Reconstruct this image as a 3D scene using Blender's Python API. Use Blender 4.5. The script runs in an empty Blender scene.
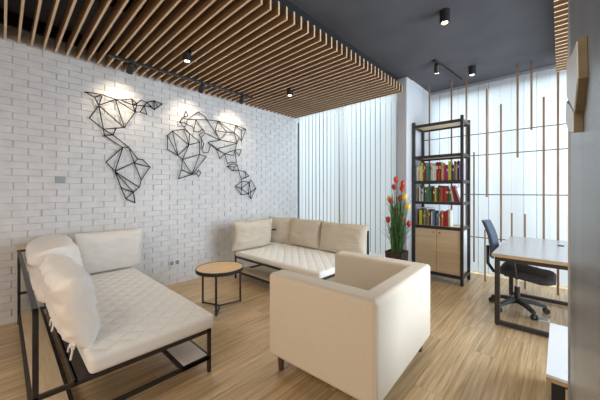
import bpy, bmesh, math, random
from mathutils import Vector, Matrix, noise
R = math.radians
rnd = random.Random(7)
SC = bpy.context.scene
COL = SC.collection

# ---------------------------------------------------------------- camera
cam_d = bpy.data.cameras.new('camera'); cam = bpy.data.objects.new('camera', cam_d); COL.objects.link(cam)
cam.location = (0, 0, 1.4); cam.rotation_euler = (R(90), 0, R(43.1))
cam_d.sensor_width = 36; cam_d.lens = 278 / 600 * 36; cam_d.shift_y = -9 / 600; cam_d.clip_start = 0.01
SC.camera = cam
# ---------------------------------------------------------------- world and light
W = bpy.data.worlds.new('world'); SC.world = W; W.use_nodes = True
W.node_tree.nodes['Background'].inputs[0].default_value = (0.93, 0.96, 1.0, 1)
W.node_tree.nodes['Background'].inputs[1].default_value = 0.42
def area(name, loc, rot, sx, sy, power, col):
    l = bpy.data.lights.new(name, 'AREA'); l.shape = 'RECTANGLE'; l.size = sx; l.size_y = sy; l.energy = power; l.color = col
    o = bpy.data.objects.new(name, l); COL.objects.link(o); o.location = loc; o.rotation_euler = [R(a) for a in rot]
    return o
# daylight outside the two windows, shining in through the blinds
area('daylight_sky', (-1.4, 8.6, 6.4), (-52, 0, 0), 11, 4.5, 1600, (0.86, 0.93, 1.0))
# unseen area lights added behind the camera as warm fill
area('ceiling_fill', (-0.9, -1.4, 2.92), (0, 0, 0), 2.6, 1.2, 32, (1.0, 0.90, 0.78))
area('warm_fill', (-0.5, -2.9, 1.3), (90, 0, 0), 2.6, 2.0, 25, (1.0, 0.62, 0.29))
# unseen cool fill added beyond the grey partition, standing in for more glazing
area('side_fill', (2.3, 3.7, 1.7), (0, 90, 0), 2.9, 3.2, 185, (0.76, 0.88, 1.0))
SC.view_settings.view_transform = 'Standard'; SC.view_settings.look = 'None'
SC.view_settings.gamma = 1; SC.view_settings.use_curve_mapping = False
SC.view_settings.exposure = 0.5

# ---------------------------------------------------------------- materials
def mat(name, col, rough=0.6, metal=0.0, spec=None):
    m = bpy.data.materials.new(name); m.use_nodes = True
    b = m.node_tree.nodes['Principled BSDF']
    b.inputs['Base Color'].default_value = (*col, 1); b.inputs['Roughness'].default_value = rough
    b.inputs['Metallic'].default_value = metal
    if spec is not None: b.inputs['Specular IOR Level'].default_value = spec
    return m
def nd(m, t, **k):
    n = m.node_tree.nodes.new(t)
    for a, v in k.items(): setattr(n, a, v)
    return n
def ln(m, a, b): m.node_tree.links.new(a, b)
def bsdf(m): return m.node_tree.nodes['Principled BSDF']
def noisy(name, c1, c2, scale=(4, 4, 4), rough=0.6, bump=0.0, detail=4, dist=0.002, metal=0.0, spec=None):
    """colour mottled between c1 and c2 with an optional bump"""
    m = mat(name, c1, rough, metal, spec)
    tc = nd(m, 'ShaderNodeTexCoord'); mp = nd(m, 'ShaderNodeMapping'); mp.inputs['Scale'].default_value = scale
    n = nd(m, 'ShaderNodeTexNoise'); n.inputs['Scale'].default_value = 1; n.inputs['Detail'].default_value = detail
    r = nd(m, 'ShaderNodeValToRGB'); r.color_ramp.elements[0].position = 0.35; r.color_ramp.elements[1].position = 0.65
    r.color_ramp.elements[0].color = (*c1, 1); r.color_ramp.elements[1].color = (*c2, 1)
    ln(m, tc.outputs['Object'], mp.inputs[0]); ln(m, mp.outputs[0], n.inputs['Vector']); ln(m, n.outputs[0], r.inputs[0])
    ln(m, r.outputs[0], bsdf(m).inputs['Base Color'])
    if bump:
        b = nd(m, 'ShaderNodeBump'); b.inputs['Strength'].default_value = bump; b.inputs['Distance'].default_value = dist
        ln(m, n.outputs[0], b.inputs['Height']); ln(m, b.outputs[0], bsdf(m).inputs['Normal'])
    return m
def floor_material():
    m = mat('laminate', (0.4, 0.3, 0.2), 0.33, spec=0.6)
    tc = nd(m, 'ShaderNodeTexCoord'); mp = nd(m, 'ShaderNodeMapping'); mp.inputs['Rotation'].default_value = (0, 0, R(90))
    br = nd(m, 'ShaderNodeTexBrick'); br.offset = 0.37; br.inputs['Scale'].default_value = 1
    br.inputs['Brick Width'].default_value = 1.25; br.inputs['Row Height'].default_value = 0.19
    br.inputs['Mortar Size'].default_value = 0.0012; br.inputs['Mortar Smooth'].default_value = 0.2
    br.inputs['Color1'].default_value = (0, 0, 0, 1); br.inputs['Color2'].default_value = (1, 1, 1, 1); br.inputs['Mortar'].default_value = (0.3, 0.3, 0.3, 1)
    ln(m, tc.outputs['Object'], mp.inputs[0]); ln(m, mp.outputs[0], br.inputs['Vector'])
    # grain: noise stretched along the planks, shifted per plank
    mp2 = nd(m, 'ShaderNodeMapping'); mp2.inputs['Scale'].default_value = (42, 1.5, 1)
    ad = nd(m, 'ShaderNodeVectorMath', operation='ADD'); sc = nd(m, 'ShaderNodeVectorMath', operation='SCALE'); sc.inputs['Scale'].default_value = 7.0
    ln(m, br.outputs['Color'], sc.inputs[0]); ln(m, tc.outputs['Object'], ad.inputs[0]); ln(m, sc.outputs[0], ad.inputs[1])
    ln(m, ad.outputs[0], mp2.inputs[0])
    n = nd(m, 'ShaderNodeTexNoise'); n.inputs['Scale'].default_value = 1; n.inputs['Detail'].default_value = 6; n.inputs['Roughness'].default_value = 0.6; n.inputs['Distortion'].default_value = 0.4
    ln(m, mp2.outputs[0], n.inputs['Vector'])
    r = nd(m, 'ShaderNodeValToRGB'); e = r.color_ramp.elements
    e[0].position = 0.32; e[0].color = (0.38, 0.25, 0.125, 1); e[1].position = 0.68; e[1].color = (0.74, 0.565, 0.345, 1)
    x = r.color_ramp.elements.new(0.5); x.color = (0.56, 0.405, 0.225, 1)
    ln(m, n.outputs[0], r.inputs[0])
    hs = nd(m, 'ShaderNodeMix', data_type='RGBA', blend_type='MULTIPLY'); hs.inputs[0].default_value = 1
    pr = nd(m, 'ShaderNodeValToRGB'); pr.color_ramp.elements[0].color = (0.90, 0.90, 0.90, 1); pr.color_ramp.elements[1].color = (1.06, 1.04, 1.02, 1)
    ln(m, br.outputs['Color'], pr.inputs[0]); ln(m, r.outputs[0], hs.inputs[6]); ln(m, pr.outputs[0], hs.inputs[7])
    mx = nd(m, 'ShaderNodeMix', data_type='RGBA'); mx.inputs[7].default_value = (0.28, 0.19, 0.11, 1)
    ln(m, br.outputs['Fac'], mx.inputs[0]); ln(m, hs.outputs[2], mx.inputs[6]); ln(m, mx.outputs[2], bsdf(m).inputs['Base Color'])
    b = nd(m, 'ShaderNodeBump'); b.inputs['Strength'].default_value = 0.12; b.inputs['Distance'].default_value = 0.002
    ln(m, n.outputs[0], b.inputs['Height']); ln(m, b.outputs[0], bsdf(m).inputs['Normal'])
    return m
def quilt_material():
    """cream cover stitched in diamonds"""
    m = mat('quilted_cover', (0.86, 0.845, 0.81), 0.85, spec=0.2)
    tc = nd(m, 'ShaderNodeTexCoord'); sp = nd(m, 'ShaderNodeSeparateXYZ'); ln(m, tc.outputs['Object'], sp.inputs[0])
    def ridge(sign):
        a = nd(m, 'ShaderNodeMath', operation='MULTIPLY'); a.inputs[1].default_value = sign * 1.0; ln(m, sp.outputs['Y'], a.inputs[0])
        b = nd(m, 'ShaderNodeMath', operation='ADD'); ln(m, sp.outputs['X'], b.inputs[0]); ln(m, a.outputs[0], b.inputs[1])
        c = nd(m, 'ShaderNodeMath', operation='MULTIPLY'); c.inputs[1].default_value = math.pi / 0.15; ln(m, b.outputs[0], c.inputs[0])
        d = nd(m, 'ShaderNodeMath', operation='SINE'); ln(m, c.outputs[0], d.inputs[0])
        f = nd(m, 'ShaderNodeMath', operation='ABSOLUTE'); ln(m, d.outputs[0], f.inputs[0])
        g = nd(m, 'ShaderNodeMath', operation='POWER'); g.inputs[1].default_value = 0.45; ln(m, f.outputs[0], g.inputs[0])
        return g
    p, q = ridge(1), ridge(-1)
    mu = nd(m, 'ShaderNodeMath', operation='MULTIPLY'); ln(m, p.outputs[0], mu.inputs[0]); ln(m, q.outputs[0], mu.inputs[1])
    b = nd(m, 'ShaderNodeBump'); b.inputs['Strength'].default_value = 0.8; b.inputs['Distance'].default_value = 0.017
    gm = nd(m, 'ShaderNodeNewGeometry'); s2 = nd(m, 'ShaderNodeSeparateXYZ'); ln(m, gm.outputs['Normal'], s2.inputs[0])
    mr = nd(m, 'ShaderNodeMapRange'); mr.inputs['From Min'].default_value = 0.5; mr.inputs['From Max'].default_value = 0.97; ln(m, s2.outputs['Z'], mr.inputs[0])
    m2 = nd(m, 'ShaderNodeMath', operation='MULTIPLY'); ln(m, mu.outputs[0], m2.inputs[0]); ln(m, mr.outputs[0], m2.inputs[1])
    ln(m, m2.outputs[0], b.inputs['Height']); ln(m, b.outputs[0], bsdf(m).inputs['Normal'])
    return m
def translucent(name, col, mixf=0.42):
    m = bpy.data.materials.new(name); m.use_nodes = True; t = m.node_tree; t.nodes.clear()
    o = nd(m, 'ShaderNodeOutputMaterial'); a = nd(m, 'ShaderNodeBsdfDiffuse'); b = nd(m, 'ShaderNodeBsdfTranslucent'); x = nd(m, 'ShaderNodeMixShader')
    a.inputs[0].default_value = (*col, 1); b.inputs[0].default_value = (*col, 1); x.inputs[0].default_value = mixf
    ln(m, a.outputs[0], x.inputs[1]); ln(m, b.outputs[0], x.inputs[2]); ln(m, x.outputs[0], o.inputs[0])
    return m
def glass_material():
    m = bpy.data.materials.new('window_glass'); m.use_nodes = True; t = m.node_tree; t.nodes.clear()
    o = nd(m, 'ShaderNodeOutputMaterial'); a = nd(m, 'ShaderNodeBsdfTransparent'); b = nd(m, 'ShaderNodeBsdfGlossy'); x = nd(m, 'ShaderNodeMixShader')
    a.inputs[0].default_value = (0.90, 0.95, 0.96, 1); b.inputs['Roughness'].default_value = 0.02; x.inputs[0].default_value = 0.06
    ln(m, a.outputs[0], x.inputs[1]); ln(m, b.outputs[0], x.inputs[2]); ln(m, x.outputs[0], o.inputs[0])
    return m
def emis(name, col, s):
    m = mat(name, col); b = bsdf(m); b.inputs['Emission Color'].default_value = (*col, 1); b.inputs['Emission Strength'].default_value = s
    return m
M = dict(
    floor=floor_material(), quilt=quilt_material(), glass=glass_material(), facade=mat('outside_facade', (0.16, 0.18, 0.21), 0.8), paleboard=mat('pale_board', (0.80, 0.73, 0.66), 0.5),
    brick=noisy('white_painted_brick', (0.64, 0.645, 0.655), (0.71, 0.715, 0.725), (9, 9, 9), 0.55, 0.35, 6, 0.004),
    mortar=mat('painted_mortar', (0.56, 0.56, 0.57), 0.8),
    ceiling=noisy('dark_ceiling_paint', (0.062, 0.063, 0.074), (0.085, 0.086, 0.098), (1.5, 1.5, 1.5), 0.75),
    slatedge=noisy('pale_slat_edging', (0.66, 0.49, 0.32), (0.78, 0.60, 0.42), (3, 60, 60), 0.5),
    slat=noisy('ceiling_slat_wood', (0.25, 0.14, 0.062), (0.35, 0.205, 0.10), (3, 60, 60), 0.5, 0.1),
    white=mat('white_paint', (0.52, 0.54, 0.57), 0.6),
    blind=translucent('white_blind_fabric', (0.82, 0.84, 0.85)),
    black=mat('black_metal', (0.022, 0.020, 0.020), 0.45, 0.0),
    wire=mat('matt_black_wire', (0.006, 0.006, 0.006), 0.9, spec=0.1),
    bronze=noisy('dark_bronze_metal', (0.030, 0.024, 0.023), (0.044, 0.036, 0.034), (30, 30, 30), 0.42, metal=0.3),
    alu=mat('grey_aluminium', (0.45, 0.47, 0.5), 0.4, 0.6),
    steel=mat('chrome', (0.6, 0.6, 0.62), 0.2, 0.9),
    rod=noisy('brown_rod_wood', (0.20, 0.115, 0.065), (0.30, 0.18, 0.105), (60, 60, 4), 0.5),
    cushion=noisy('beige_cushion_fabric', (0.74, 0.71, 0.67), (0.78, 0.75, 0.71), (5, 5, 5), 0.9, 0.25, 6, 0.006, spec=0.15),
    cushion_dark=noisy('sand_cushion_fabric', (0.58, 0.505, 0.41), (0.62, 0.545, 0.45), (5, 5, 5), 0.9, 0.25, 6, 0.006, spec=0.15),
    cushion_pale=noisy('cream_cushion_fabric', (0.86, 0.835, 0.80), (0.90, 0.875, 0.84), (5, 5, 5), 0.88, 0.3, 6, 0.006, spec=0.15),
    armchair=noisy('armchair_fabric', (0.75, 0.66, 0.535), (0.79, 0.70, 0.575), (160, 160, 160), 0.9, 0.25, 2, 0.001, spec=0.15),
    ply=noisy('light_plywood', (0.60, 0.45, 0.28), (0.68, 0.53, 0.35), (2, 2, 25), 0.5, 0.05),
    plytop=noisy('light_plywood_board', (0.62, 0.47, 0.29), (0.72, 0.57, 0.38), (4, 30, 4), 0.45, 0.05),
    tabletop=noisy('round_table_veneer', (0.66, 0.42, 0.20), (0.76, 0.52, 0.27), (25, 3, 5), 0.4, 0.04),
    desktop=mat('grey_desk_laminate', (0.42, 0.44, 0.45), 0.25),
    plyedge=mat('plywood_edge', (0.52, 0.35, 0.17), 0.5),
    laminate=mat('white_laminate', (0.80, 0.82, 0.83), 0.35),
    walnut=noisy('dark_wood_leg', (0.09, 0.045, 0.025), (0.14, 0.07, 0.04), (20, 20, 3), 0.45),
    pot=noisy('brown_woven_pot', (0.03, 0.016, 0.014), (0.06, 0.035, 0.028), (60, 60, 60), 0.6, 0.5),
    soil=mat('potting_soil', (0.03, 0.02, 0.015), 0.95),
    leaf=noisy('long_green_leaf', (0.035, 0.10, 0.025), (0.08, 0.19, 0.05), (10, 10, 10), 0.5),
    red=noisy('red_petal', (0.45, 0.02, 0.012), (0.68, 0.07, 0.02), (25, 25, 25), 0.5),
    yellow=noisy('yellow_petal', (0.85, 0.50, 0.03), (0.90, 0.65, 0.10), (25, 25, 25), 0.5),
    rubber=mat('black_plastic', (0.018, 0.018, 0.02), 0.5),
    mesh=mat('blue_grey_mesh', (0.055, 0.075, 0.115), 0.7),
    seat=noisy('black_seat_fabric', (0.035, 0.035, 0.04), (0.05, 0.05, 0.055), (80, 80, 80), 0.85, 0.2),
    plastic=mat('white_plastic', (0.75, 0.76, 0.76), 0.35),
    greyplate=mat('grey_plastic', (0.36, 0.39, 0.42), 0.35),
    concrete=noisy('grey_plaster', (0.17, 0.175, 0.18), (0.25, 0.255, 0.265), (0.6, 3.5, 0.7), 0.32, 0.1, 5, 0.003, spec=0.6),
    gold=noisy('olive_gold_wood', (0.17, 0.13, 0.07), (0.24, 0.19, 0.11), (3, 3, 30), 0.45),
    bulb=emis('lamp_glow', (1.0, 0.80, 0.55), 9),
    paper=mat('book_paper', (0.78, 0.76, 0.70), 0.8),
)
# ---------------------------------------------------------------- mesh helpers
class MB:
    def __init__(s): s.bm = bmesh.new()
    def box(s, a, b, rot=None, piv=None):
        c = [(a[i] + b[i]) / 2 for i in range(3)]; d = [abs(b[i] - a[i]) for i in range(3)]
        r = bmesh.ops.create_cube(s.bm, size=1.0)['verts']
        bmesh.ops.scale(s.bm, vec=d, verts=r); bmesh.ops.translate(s.bm, vec=c, verts=r)
        if rot is not None: bmesh.ops.rotate(s.bm, cent=piv or c, matrix=rot, verts=r)
        return s
    def cyl(s, p0, p1, r0, r1=None, n=16, cap=True):
        p0 = Vector(p0); p1 = Vector(p1); d = p1 - p0; r1 = r0 if r1 is None else r1
        v = bmesh.ops.create_cone(s.bm, cap_ends=cap, segments=n, radius1=r0, radius2=r1, depth=d.length)['verts']
        q = d.to_track_quat('Z', 'Y').to_matrix().to_4x4()
        bmesh.ops.transform(s.bm, matrix=Matrix.Translation((p0 + p1) / 2) @ q, verts=v)
        return s
    def ball(s, c, r, sc=(1, 1, 1), n=12):
        v = bmesh.ops.create_uvsphere(s.bm, u_segments=n, v_segments=max(6, n * 2 // 3), radius=r)['verts']
        bmesh.ops.scale(s.bm, vec=sc, verts=v); bmesh.ops.translate(s.bm, vec=c, verts=v)
        return s
    def tube(s, pts, r, n=8):
        for a, b in zip(pts, pts[1:]): s.cyl(a, b, r, n=n)
        for p in pts[1:-1]: s.ball(p, r, n=n)
        return s
    def prism(s, out, lo, hi, axis=2):
        """outline (list of 2-d points, counter-clockwise) pushed along an axis"""
        def P3(p, t):
            if axis == 2: return (p[0], p[1], t)
            if axis == 1: return (p[0], t, p[1])
            return (t, p[0], p[1])
        a = [s.bm.verts.new(P3(p, lo)) for p in out]; b = [s.bm.verts.new(P3(p, hi)) for p in out]
        n = len(out)
        for i in range(n): s.bm.faces.new((a[i], a[(i + 1) % n], b[(i + 1) % n], b[i]))
        s.bm.faces.new(list(reversed(a))); s.bm.faces.new(b)
        return s
    def poly(s, pts):
        s.bm.faces.new([s.bm.verts.new(p) for p in pts]); return s
    def loft(s, rings, closed=True, cap=True):
        vs = [[s.bm.verts.new(p) for p in r] for r in rings]; n = len(rings[0])
        for a, b in zip(vs, vs[1:]):
            for i in range(n if closed else n - 1): s.bm.faces.new((a[i], a[(i + 1) % n], b[(i + 1) % n], b[i]))
        if cap and closed: s.bm.faces.new(list(reversed(vs[0]))); s.bm.faces.new(vs[-1])
        return s
    def build(s, name, m, parent=None, bevel=0, seg=2, smooth=True, local=False):
        """world-coordinate geometry becomes one mesh; under a parent it is stored relative to the parent's base"""
        bmesh.ops.recalc_face_normals(s.bm, faces=s.bm.faces)
        me = bpy.data.meshes.new(name)
        o = bpy.data.objects.new(name, me); COL.objects.link(o)
        if parent is not None:
            o.parent = parent
            if not local:
                root = parent
                while root.parent: root = root.parent
                inv = (Matrix.Translation(root.location) @ root.rotation_euler.to_matrix().to_4x4()).inverted()
                bmesh.ops.transform(s.bm, matrix=inv, verts=s.bm.verts)
        elif not local:
            xs = [v.co for v in s.bm.verts]
            c = Vector(((min(v.x for v in xs) + max(v.x for v in xs)) / 2, (min(v.y for v in xs) + max(v.y for v in xs)) / 2, min(v.z for v in xs)))
            bmesh.ops.translate(s.bm, vec=-c, verts=s.bm.verts); o.location = c
        s.bm.to_mesh(me); s.bm.free(); me.materials.append(m)
        if smooth:
            for p in me.polygons: p.use_smooth = True
            e = o.modifiers.new('bevel', 'BEVEL') if bevel else None
            if e: e.width = bevel; e.segments = seg; e.limit_method = 'ANGLE'; e.angle_limit = R(35); e.harden_normals = False
            w = o.modifiers.new('wn', 'WEIGHTED_NORMAL') if bevel else None
            if w: w.keep_sharp = True
            if not bevel: me.set_sharp_from_angle(angle=R(35))
        return o
def tag(o, label, cat, group=None, kind=None):
    o['label'] = label; o['category'] = cat
    if group: o['group'] = group
    if kind: o['kind'] = kind
    return o
def thing(name, label, cat, loc=(0, 0, 0), rz=0, group=None):
    o = bpy.data.objects.new(name, None); COL.objects.link(o); o.location = loc; o.rotation_euler = (0, 0, rz)
    o.empty_display_size = 0.1
    return tag(o, label, cat, group)
def struct(name, mb, m, parent=None, **k):
    o = mb.build(name, m, parent, **k)
    if parent is None: o['kind'] = 'structure'
    return o
def copy_tree(o, parent=None):
    c = o.copy(); COL.objects.link(c)
    if parent is not None: c.parent = parent
    for ch in list(o.children): copy_tree(ch, c)
    return c

# ================================================================ THE SETTING
WX = -4.24          # brick wall
CZ = 3.24           # dark ceiling
struct('floor', MB().box((-4.5, -2.6, -0.1), (2.2, 5.75, 0)), M['floor'])
struct('ceiling', MB().prism([(-4.5, -2.6), (2.2, -2.6), (2.2, 5.75), (-1.79, 5.75), (-1.79, 4.66), (-4.5, 4.66)], CZ, CZ + 0.1), M['ceiling'])
struct('wall_outside', MB().box((-14, 9.5, -1.0), (9, 9.8, 4.6)), M['facade'])
# brick wall: a mortar slab with every brick a bevelled raised block, one mesh
def brick_wall():
    bm = bmesh.new(); r = random.Random(3)
    bh, bl = 0.0745, 0.232; y0, y1 = -2.6, 4.46; nrow = int(CZ / bh) + 1
    for k in range(nrow):
        z0 = k * bh; z1 = min(z0 + bh, CZ); off = (k % 2) * bl / 2 + r.uniform(-0.006, 0.006)
        y = y0 - off
        while y < y1:
            a, b = max(y, y0), min(y + bl, y1); y += bl
            if b - a < 0.03 or z1 - z0 < 0.02: continue
            g = 0.0006; gv = 0.0045; d = 0.008 + r.uniform(-0.002, 0.003); t = r.uniform(-0.0022, 0.0022); e = 0.004
            A = [(0, a + gv, z0 + g), (0, b - gv, z0 + g), (0, b - gv, z1 - g), (0, a + gv, z1 - g)]
            B = [(d + t, a + gv + e, z0 + g + 0.002), (d - t, b - gv - e, z0 + g + 0.002), (d - t, b - gv - e, z1 - g - 0.002), (d + t, a + gv + e, z1 - g - 0.002)]
            Cc = [(d * 0.7, p[1], p[2]) for p in A]
            va = [bm.verts.new((WX - 0.012 + p[0], p[1], p[2])) for p in A]
            vc = [bm.verts.new((WX - 0.012 + p[0], p[1], p[2])) for p in Cc]
            vb = [bm.verts.new((WX - 0.012 + p[0], p[1], p[2])) for p in B]
            for p, q in ((va, vc), (vc, vb)):
                for i in range(4): bm.faces.new((p[i], p[(i + 1) % 4], q[(i + 1) % 4], q[i]))
            bm.faces.new(vb)
    n = len(bm.faces)
    bmesh.ops.create_cube(bm, size=1, matrix=Matrix.Translation((WX - 0.112, (y0 + y1) / 2, CZ / 2)) @ Matrix.Diagonal((0.2, y1 - y0, CZ, 1)))
    bm.faces.ensure_lookup_table()
    bmesh.ops.recalc_face_normals(bm, faces=bm.faces)
    me = bpy.data.meshes.new('wall_left'); 
    for i, f in enumerate(bm.faces): f.material_index = 0 if i < n else 1
    bm.to_mesh(me); bm.free(); me.materials.append(M['brick']); me.materials.append(M['mortar'])
    o = bpy.data.objects.new('wall_left', me); COL.objects.link(o); o['kind'] = 'structure'
brick_wall()
# column between the windows with its return to the deeper second bay
struct('wall_back', MB().box((-1.96, 4.42, 0), (-1.79, 5.7, CZ)), M['white'], bevel=0.02, seg=3)
struct('trim_1', MB().box((-4.24, 4.52, 0), (-1.96, 4.62, 0.09)), M['white'])
# partition right beside the camera, its far end at y 1.9
struct('wall_right', MB().box((0.036, -0.6, 0), (0.19, 1.9, CZ)), M['concrete'])
struct('trim_2', MB().box((0.028, 1.895, 0), (0.196, 1.912, CZ)), M['alu'])
# windows: frame, mullions, glass
def window(n, x0, x1, y, xs):
    f = MB()
    for z in (0.0, CZ - 0.06): f.box((x0, y, z), (x1, y + 0.06, z + 0.06))
    for x in [x0] + xs + [x1 - 0.05]: f.box((x, y, 0.0), (x + 0.05, y + 0.06, CZ))
    o = struct('window_%d' % n, f, M['alu'])
    g = MB().box((x0, y + 0.025, 0.03), (x1, y + 0.035, CZ - 0.03)).build('window_pane', M['glass'], None)
    g.parent = o; g.location = g.location - o.location
    return o
window(1, -4.24, -1.96, 4.56, [-3.1])
window(2, -1.79, 1.9, 5.62, [-0.6, 0.6])

# ================================================================ BLINDS
def blinds(name, label, x0, x1, y, w, seed, zt=CZ, odd=(), ang=(-34, -18), fill=(0.93, 1.02)):
    r = random.Random(seed)
    root = thing(name, label, 'blinds', ((x0 + x1) / 2, y, 0))
    MB().box((x0, y - 0.02, zt - 0.045), (x1, y + 0.02, zt - 0.002)).build('headrail', M['alu'], root)
    s = MB(); n = int((x1 - x0) / w); st = (x1 - x0) / n; weights = MB()
    for i in range(n):
        cx = x0 + st * (i + 0.5); a = R(r.uniform(*ang)); tw = r.uniform(-0.04, 0.04); dx = 0.0; r_ov = r.uniform(*fill)
        if i in odd: tw = 0.5; dx = 0.05
        rings = []
        for k in range(9):
            t = k / 8; z = (zt - 0.05) * (1 - t) + 0.03 * t; aa = a + tw * t; c = cx + dx * t
            sway = 0.002 * math.sin(t * 3 + i)
            ring = []
            for j in range(5):
                u = (j / 4 - 0.5) * (st * r_ov); bow = 0.002 * (1 - (2 * j / 4 - 1) ** 2)
                ring.append((c + u * math.cos(aa) + bow * math.sin(aa), y + sway + u * math.sin(aa) - bow * math.cos(aa), z))
            rings.append(ring)
        s.loft(rings, closed=False, cap=False)
    s.build('slats', M['blind'], root)
    return root
b1 = blinds('vertical_blinds', 'white vertical blinds behind the beige corner sofa, beside the brick wall', -4.2, -1.98, 4.46, 0.095, 5, odd=(11,), ang=(-16, -6), fill=(0.965, 1.03))
b2 = blinds('vertical_blinds', 'white vertical blinds behind the thin brown rods, desk and bookcase', -1.77, 1.86, 5.5, 0.148, 9, ang=(-12, -4), fill=(0.97, 1.03))

# ================================================================ SLATTED CEILINGS
def slat_ceiling(label, x0, x1, ya, yb, group=None):
    root = thing('slatted_ceiling', label, 'ceiling slats', ((x0 + x1) / 2, (ya + yb) / 2, 2.98))
    y = yb; sp = 0.0985
    nb = max(2, int((x1 - x0) / 0.8) + 1)
    b = MB()
    for k in range(nb):
        x = x0 + 0.1 + (x1 - x0 - 0.2) * k / (nb - 1); b.box((x - 0.02, ya, 3.10), (x + 0.02, yb, CZ))
    b.build('hanging_battens', M['black'], root)
    first = None
    while y > ya:
        if first is None:
            first = MB().box((x0, y - 0.019, 2.98), (x1, y, 3.10)).build('slat', M['slat'], root); yy = y
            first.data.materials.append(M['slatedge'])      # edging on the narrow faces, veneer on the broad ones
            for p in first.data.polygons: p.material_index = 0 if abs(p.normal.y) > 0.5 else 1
        else:
            c = first.copy(); COL.objects.link(c); c.location = (0, y - yy, 0)
        y -= sp
    return root
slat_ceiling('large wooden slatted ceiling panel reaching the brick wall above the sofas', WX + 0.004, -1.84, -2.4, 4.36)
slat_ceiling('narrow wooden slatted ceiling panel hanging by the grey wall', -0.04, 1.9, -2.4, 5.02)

# ================================================================ CEILING LAMPS
def spot(name, loc, target, power, angle, parent, col=(1.0, 0.80, 0.56), size=0.03, blend=0.8):
    l = bpy.data.lights.new(name, 'SPOT'); l.energy = power; l.spot_size = R(angle); l.spot_blend = blend; l.color = col; l.shadow_soft_size = size
    o = bpy.data.objects.new(name, l); COL.objects.link(o)
    o.rotation_euler = (Vector(target) - Vector(loc)).to_track_quat('-Z', 'Y').to_euler()
    o.parent = parent
    root = parent
    while root.parent: root = root.parent
    o.location = Vector(loc) - root.location
    return o
def downlight(x, y, ztop, label):
    r, h = 0.048, 0.13
    root = thing('ceiling_spotlight', label, 'ceiling light', (x, y, ztop - h), 0, 'surface mounted black spotlights')
    n = 24; s = MB(); prof = [(0.0, 0.0), (r, 0.0), (r, -h), (r - 0.008, -h), (r - 0.014, -h + 0.03), (0.0, -h + 0.03)]
    rings = [[(x + max(p[0], .001) * math.cos(2 * math.pi * i / n), y + max(p[0], .001) * math.sin(2 * math.pi * i / n), ztop + p[1]) for i in range(n)] for p in prof]
    s.loft(rings); s.build('housing', M['rubber'], root)
    MB().cyl((x, y, ztop - h + 0.0065), (x, y, ztop - h + 0.028), 0.028, 0.024, n=20).build('bulb', M['bulb'], root)
    spot('lamp', (x, y, ztop - h - 0.01), (x, y, 0), 30, 90, root)
downlight(-3.16, 1.46, 3.03, 'black cylinder spotlight on the wooden slats, nearer the camera')
downlight(-3.11, 3.09, 3.03, 'small black cylinder spotlight on the wooden slats near the windows')
downlight(-0.86, 3.08, CZ, 'black cylinder spotlight alone on the dark ceiling, near the top edge')
downlight(-0.95, 4.74, CZ, 'black cylinder spotlight on the dark ceiling just above the bookcase')
def track(p0, p1, z, heads, label, aims, power=26):
    p0 = Vector((*p0, z)); p1 = Vector((*p1, z)); c = (p0 + p1) / 2
    root = thing('track_light', label, 'track light', c, 0)
    d = (p1 - p0); L = d.length; d.normalize(); ang = math.atan2(d.y, d.x)
    MB().box((c.x - L / 2, c.y - 0.017, z - 0.012), (c.x + L / 2, c.y + 0.017, z + 0.018), Matrix.Rotation(ang, 3, 'Z'), c).build('track', M['black'], root, bevel=0.003)
    MB().box((c.x - 0.06, c.y - 0.03, z + 0.016), (c.x + 0.06, c.y + 0.03, z + 0.03), Matrix.Rotation(ang, 3, 'Z'), c).build('mount', M['black'], root)
    for t, aim in zip(heads, aims):
        h = p0 + d * L * t; b = h - Vector((0, 0, 0.085)); v = (Vector(aim) - b).normalized()
        MB().cyl(h + Vector((0, 0, -0.01)), b + Vector((0, 0, 0.01)), 0.010, n=10).build('bracket', M['black'], root)
        hd = MB().cyl(b - v * 0.05, b + v * 0.055, 0.036, 0.038, n=20).cyl(b - v * 0.07, b - v * 0.05, 0.022, 0.036, n=20).build('lamp_head', M['rubber'], root)
        bl = MB().cyl(b + v * 0.0555, b + v * 0.058, 0.028, n=20).build('bulb', M['bulb'], hd)
        spot('lamp', b + v * 0.065, aim, power, 95, root, blend=1.0)
track((-3.80, 0.83), (-3.78, 2.86), 2.966, (0.11, 0.56, 0.90), 'long black track light with three heads aimed at the brick wall',
      [(WX, 1.05, 2.5), (WX, 1.95, 2.45), (WX, 2.75, 2.45)], 14)
track((-1.29, 4.12), (-1.19, 5.14), CZ - 0.018, (0.10,), 'short black track light with one head over the bookcase', [(-1.5, 4.9, 1.5)], 8)

# ================================================================ ROD SCREEN
rs = thing('rod_screen', 'screen of thin brown vertical rods on wires before the blinds', 'screen', (-0.8, 5.1, 0))
YR = 5.10
def px_x(px, y=YR):
    T = R(43.1); r = (px - 300) / 278
    return y * (-math.sin(T) + r * math.cos(T)) / (math.cos(T) + r * math.sin(T))
def px_z(px, py, y=YR):
    T = R(43.1); r = (px - 300) / 278
    return 1.4 + y * (191 - py) / 278 / (math.cos(T) + r * math.sin(T))
for px, top, bot, w in ((429.5, None, 200, .011), (451.5, None, 245, .011), (466.3, None, 258, .010), (474, 152, 262, .010), (486.8, 89, 197, .012), (501, 104, 242, .011),
                        (517.6, None, 157.5, .012), (531.5, None, 130, .012), (543.7, 97, 250, .012), (558, 71, 296, .013), (485, 229.5, 282, .009), (511.8, 213, 282, .010), (525, 214, 290, .010)):
    x = px_x(px); zt = CZ if top is None else px_z(px, top); zb = max(0.0, px_z(px, bot))
    if px == 558: zt = 3.236; zb = 0.0
    MB().box((x - w, YR - w, zb), (x + w, YR + w, min(zt, CZ - 0.001))).build('rod', M['rod'], rs)
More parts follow.
